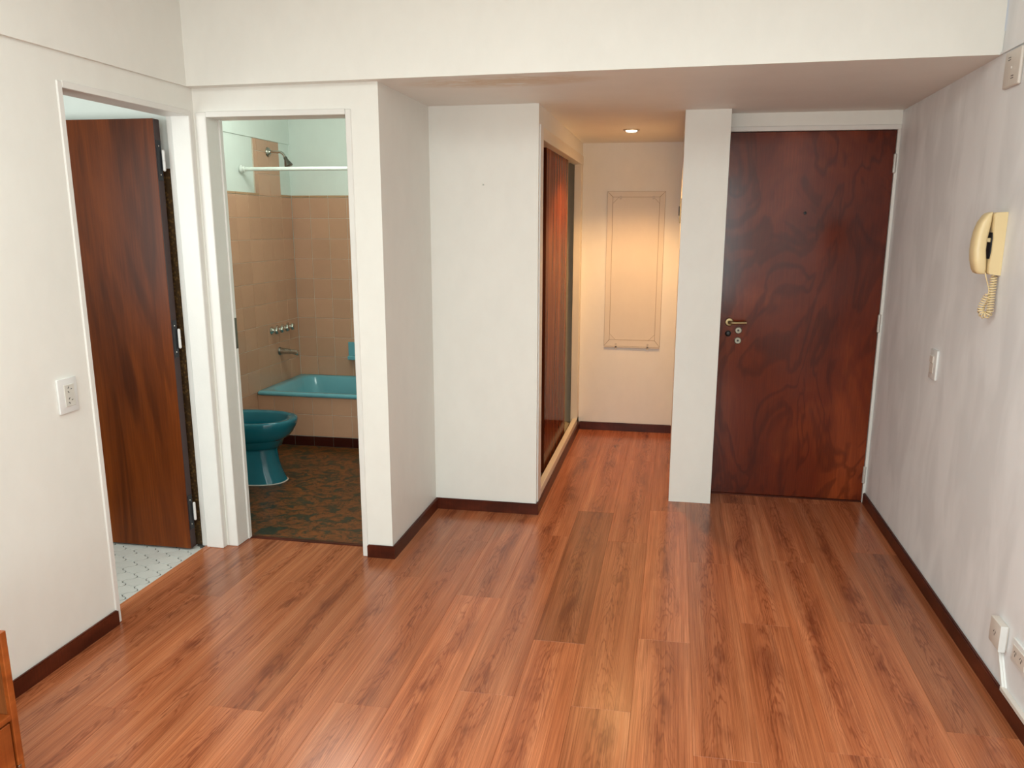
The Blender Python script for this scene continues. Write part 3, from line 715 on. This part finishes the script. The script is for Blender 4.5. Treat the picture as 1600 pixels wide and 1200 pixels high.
# handset, a bowed bar: outer side convex, inner side with a hollow
hs = []
zz = [1.372, 1.376, 1.39, 1.42, 1.455, 1.49, 1.52, 1.55, 1.573, 1.581, 1.584]
out_ = [.066, .076, .083, .091, .0945, .0935, .089, .080, .066, .056, .046]
inn_ = [.047, .0435, .0432, .046, .051, .051, .0475, .0445, .0442, .044, .0435]
wid = [.024, .029, .032, .0335, .0335, .033, .0325, .0315, .030, .027, .022]
for z, o_, i_, w in zip(zz, out_, inn_, wid):
    cy = (IY0+IY1)/2; ring = []
    mid = (o_+i_)/2; hd_ = (o_-i_)/2
    for q in range(20):
        t = 2*math.pi*q/20; c, s = math.cos(t), math.sin(t); e = .55
        ring.append((xR-(mid+hd_*abs(c)**e*(1 if c > 0 else -1)), cy+w*abs(s)**e*(1 if s > 0 else -1), z))
    hs.append(ring)
obj('handset', loft(BM(), hs), M['ivory'], ic, smooth=60)
obj('hook_switch', boxo((xR-.052, 3.145, 1.482), (xR-.032, 3.16, 1.496), .001), M['ivory'], base)
obj('gap_shadow_pad', boxo((xR-.0415, IY0+.006, 1.425), (xR-.037, IY1-.01, 1.515)), M['iron'], base)['label'] = 'dark pad standing in for the shade behind the handset'  # shade between handset and base, put in as a dark pad
# coiled cord
def coil(path, R, turns, r, n=6):
    P = [Vector(p) for p in path]; Ls = [0]
    for a, b in zip(P, P[1:]): Ls.append(Ls[-1]+(b-a).length)
    def at(t):
        d = t*Ls[-1]
        for i in range(len(P)-1):
            if d <= Ls[i+1]+1e-9:
                u = (d-Ls[i])/max(1e-9, Ls[i+1]-Ls[i])
                return P[i].lerp(P[i+1], u), (P[i+1]-P[i]).normalized()
        return P[-1], (P[-1]-P[-2]).normalized()
    pts = []; m = turns*10
    for k in range(m+1):
        p, t = at(k/m); x = Vector((1, 0, 0)); u = (x-t*x.dot(t)).normalized(); s = t.cross(u); a = 2*math.pi*k/10
        w = min(1, k/8, (m-k)/8)
        pts.append(p+(u*math.cos(a)+s*math.sin(a))*R*w)
    return pts
def bez(a, b, c, d, n=12):
    a, b, c, d = map(Vector, (a, b, c, d))
    return [a*(1-t)**3+3*b*t*(1-t)**2+3*c*t*t*(1-t)+d*t**3 for t in [i/n for i in range(n+1)]]
xw = xR-.018
pa = bez((xR-.018, 3.140, 1.370), (xR-.016, 3.140, 1.32), (xR-.020, 3.135, 1.28), (xR-.020, 3.128, 1.245)) + bez((xR-.020, 3.128, 1.245), (xR-.022, 3.125, 1.222), (xR-.043, 3.15, 1.222), (xR-.042, 3.152, 1.25), 8)[1:] + bez((xR-.042, 3.152, 1.25), (xR-.040, 3.150, 1.275), (xR-.032, 3.14, 1.29), (xR-.030, 3.137, 1.305), 8)[1:]
cdb = tube(BM(), coil(pa, .0105, 27, .0024), .0023, 6)
cord = obj('cord', cdb, M['ivory'], ic, smooth=60)
obj('cord_lead', tube(BM(), bez((xR-.030, 3.137, 1.305), (xR-.026, 3.135, 1.32), (xR-.040, 3.135, 1.345), (xR-.047, 3.140, 1.378), 14), .0021, 6), M['ivory'], cord, smooth=60)

# ------------------------------------------------------------------ switches and sockets
def mark(bm, c, u, v, n, du, dv, ang, th=.0006):
    """small slot bar at centre c (world), in plane u,v, rotated"""
    c = Vector(c); ca, sa = math.cos(ang), math.sin(ang)
    e1 = (u*ca+v*sa)*du; e2 = (v*ca-u*sa)*dv
    lo = [c+e1*a+e2*b for a, b in ((-1, -1), (1, -1), (1, 1), (-1, 1))]; hi = [p+n*th for p in lo]
    A = [bm.verts.new(p) for p in lo]; B = [bm.verts.new(p) for p in hi]
    bm.faces.new(A); bm.faces.new(B)
    for i in range(4): bm.faces.new((A[i], A[(i+1) % 4], B[(i+1) % 4], B[i]))
def socket_slots(name, c, u, v, n, par, sc=1):
    bm = BM()
    mark(bm, c+u*(-.0065*sc)+v*.002*sc, u, v, n, .0012*sc, .0042*sc, math.radians(-32))
    mark(bm, c+u*(.0065*sc)+v*.002*sc, u, v, n, .0012*sc, .0042*sc, math.radians(32))
    mark(bm, c+v*(-.0075*sc), u, v, n, .0012*sc, .0042*sc, 0)
    return obj(name, bm, M['black'], par)
UY, UZ, UX = Vector((0, 1, 0)), Vector((0, 0, 1)), Vector((1, 0, 0))
# left wall double socket
so = thing('wall_socket', (xL, 2.4965, .94), 'white double wall socket on the wall beside the kitchen doorway', 'socket')
fp = BM(); box(fp, (xL, 2.450, .879), (xL+.009, 2.543, 1.002), .0035, 2)
plate = obj('plate', fp, M['white_pl'], so, smooth=40)
modu = obj('module', boxo((xL+.006, 2.477, .901), (xL+.0112, 2.525, .979), .0012), M['grey_pl'], so)
for z in (.961, .922):
    c = Vector((xL+.0112, 2.500, z)); bm = BM()
    mark(bm, c+UY*-.004+UZ*.0075, UY, UZ, UX, .0042, .0013, math.radians(52)); mark(bm, c+UY*-.005-UZ*.008, UY, UZ, UX, .0042, .0013, math.radians(-50)); mark(bm, c+UY*.0095+UZ*.001, UY, UZ, UX, .0034, .0013, math.radians(12))
    obj('slots', bm, M['black'], modu)
# light switch
sw = thing('light_switch', (xR, 3.73, .956), 'white light switch on the wall below the intercom', 'switch')
obj('plate', boxo((xR-.010, 3.684, .893), (xR, 3.776, 1.020), .004, 2), M['white_pl'], sw, smooth=40)
obj('rocker', boxo((xR-.015, 3.718, .963), (xR-.009, 3.764, .993), .0015), M['old_pl'], sw)
obj('blank', boxo((xR-.012, 3.718, .918), (xR-.009, 3.764, .961), .001), M['old_pl'], sw)
# upper plate
up = thing('wall_junction_plate', (xR, 3.235, 2.063), 'off-white blank plate with paired slots high on the wall', 'junction plate')
ub = BM(); box(ub, (xR-.012, 3.165, 2.003), (xR, 3.305, 2.125), .006, 3)
upp = obj('plate', ub, M['old_pl'], up, smooth=40)
for z, ym in ((2.098, 3.262), (2.034, 3.222)):
    bm = BM()
    for d in (-.004, .004): mark(bm, Vector((xR-.012, ym, z+d)), UY, UZ, -UX, .011, .0012, 0)
    obj('slots', bm, M['black'], upp)
obj('screw', lathe(BM(), (xR-.012, 3.237, 2.066), (-1, 0, 0), [(0, .005), (.002, .004), (.0025, .002)], 14), M['white_pl'], upp, smooth=40)
# low socket near the baseboard
ls = thing('wall_socket', (xR, 2.715, .226), 'boxy yellowed socket above a short white cable cover', 'socket')
lpz = obj('cover', boxo((xR-.026, 2.670, .184), (xR, 2.760, .270), .005, 2), M['old_pl'], ls, smooth=40)
obj('rim', boxo((xR-.0275, 2.667, .182), (xR-.006, 2.671, .272), .001), M['white_pl'], ls)
socket_slots('slots', Vector((xR-.026, 2.715, .230)), UY, UZ, -UX, lpz)
ls2 = thing('wall_socket', (xR, 2.555, .227), 'white wide double socket nearest the camera on the intercom wall', 'socket')
obj('plate', boxo((xR-.010, 2.490, .187), (xR, 2.618, .266), .004, 2), M['white_pl'], ls2, smooth=40)
lm = obj('module', boxo((xR-.0125, 2.510, .202), (xR-.009, 2.602, .250), .001), M['old_pl'], ls2)
for y in (2.580, 2.535): socket_slots('slots', Vector((xR-.0125, y, .228)), UY, UZ, -UX, lm)
# cable cover
cc = thing('cable_cover', (xR, 2.68, .12), 'white slanting plastic cable cover between socket and baseboard', 'cable cover')
cbm = BM()
for dx, w in ((.006, .011), (.013, .0065)):
    p0 = Vector((xR, 2.712, .181)); p1 = Vector((xR, 2.640, .070)); d = (p1-p0).normalized(); s = Vector((0, d.z, -d.y))
    vs = [p0+s*w, p0-s*w, p1-s*w, p1+s*w]
    A = [cbm.verts.new(v) for v in vs]; B = [cbm.verts.new(v-UX*dx) for v in vs]
    cbm.faces.new(A); cbm.faces.new(B)
    for i in range(4): cbm.faces.new((A[i], A[(i+1) % 4], B[(i+1) % 4], B[i]))
obj('duct', cbm, M['white_pl'], cc)
cd2 = thing('cable_duct', (xR, 2.3, .07), 'pale cable duct lying on top of the baseboard near the sockets', 'cable duct')
obj('duct', boxo((xR-.016, yBack+.3, BH+.0005), (xR, 2.645, BH+.016), .0015), M['old_pl'], cd2)
# switch seen edge-on inside the hallway
hw = thing('hall_switch_plate', (xP0, 5.1, 1.62), 'small metal and dark plate seen edge-on in the hallway', 'switch')
obj('plate', boxo((xP0-.008, 5.06, 1.545), (xP0, 5.16, 1.69), .001), M['brass'], hw)
obj('rocker', boxo((xP0-.014, 5.09, 1.59), (xP0-.007, 5.13, 1.645), .001), M['black'], hw)

# ------------------------------------------------------------------ wooden cabinet in the corner of the view
cx0, cx1, cy0, cy1, cz = xL+.016, -1.695, .75, 1.703, .486
cb = thing('wooden_cabinet', ((cx0+cx1)/2, (cy0+cy1)/2, 0), 'low orange wooden cabinet with an open niche against the wall', 'cabinet')
t = .02
obj('side_panel', boxo((cx0, cy1-t, 0), (cx1, cy1, cz), .001), M['cabinet'], cb); obj('side_panel', boxo((cx0, cy0, 0), (cx1, cy0+t, cz), .001), M['cabinet'], cb)
obj('top', boxo((cx0, cy0+t, cz-t), (cx1-.001, cy1-t, cz), .001), M['cabinet'], cb)
obj('shelf', boxo((cx0, cy0+t, .234), (cx1-.002, cy1-t, .250), .001), M['cabinet'], cb)
obj('bottom', boxo((cx0, cy0+t, .03), (cx1-.004, cy1-t, .05)), M['cabinet'], cb)
obj('back', boxo((cx0, cy0+t, .05), (cx0+.008, cy1-t, cz-t)), M['cabinet_in'], cb)
obj('lining', boxo((cx0+.01, cy1-t-.0015, .251), (cx1-.012, cy1-t, cz-t-.001)), M['cabinet_in'], cb)
dr = obj('drawer', boxo((cx1-.025, cy0+t+.004, .055), (cx1-.003, cy1-t-.006, .228), .0015), M['cabinet'], cb)
obj('knob', lathe(BM(), (cx1-.003, (cy0+cy1)/2, .14), (1, 0, 0), [(0, .007), (.012, .007), (.016, .014), (.022, .014), (.026, .008)], 16), M['brass'], dr, smooth=40)
obj('hinge', boxo((cx1-.004, cy1-.024, .075), (cx1+.004, cy1-.014, .098), .001), M['chrome'], cb)
print('planks', nplank)
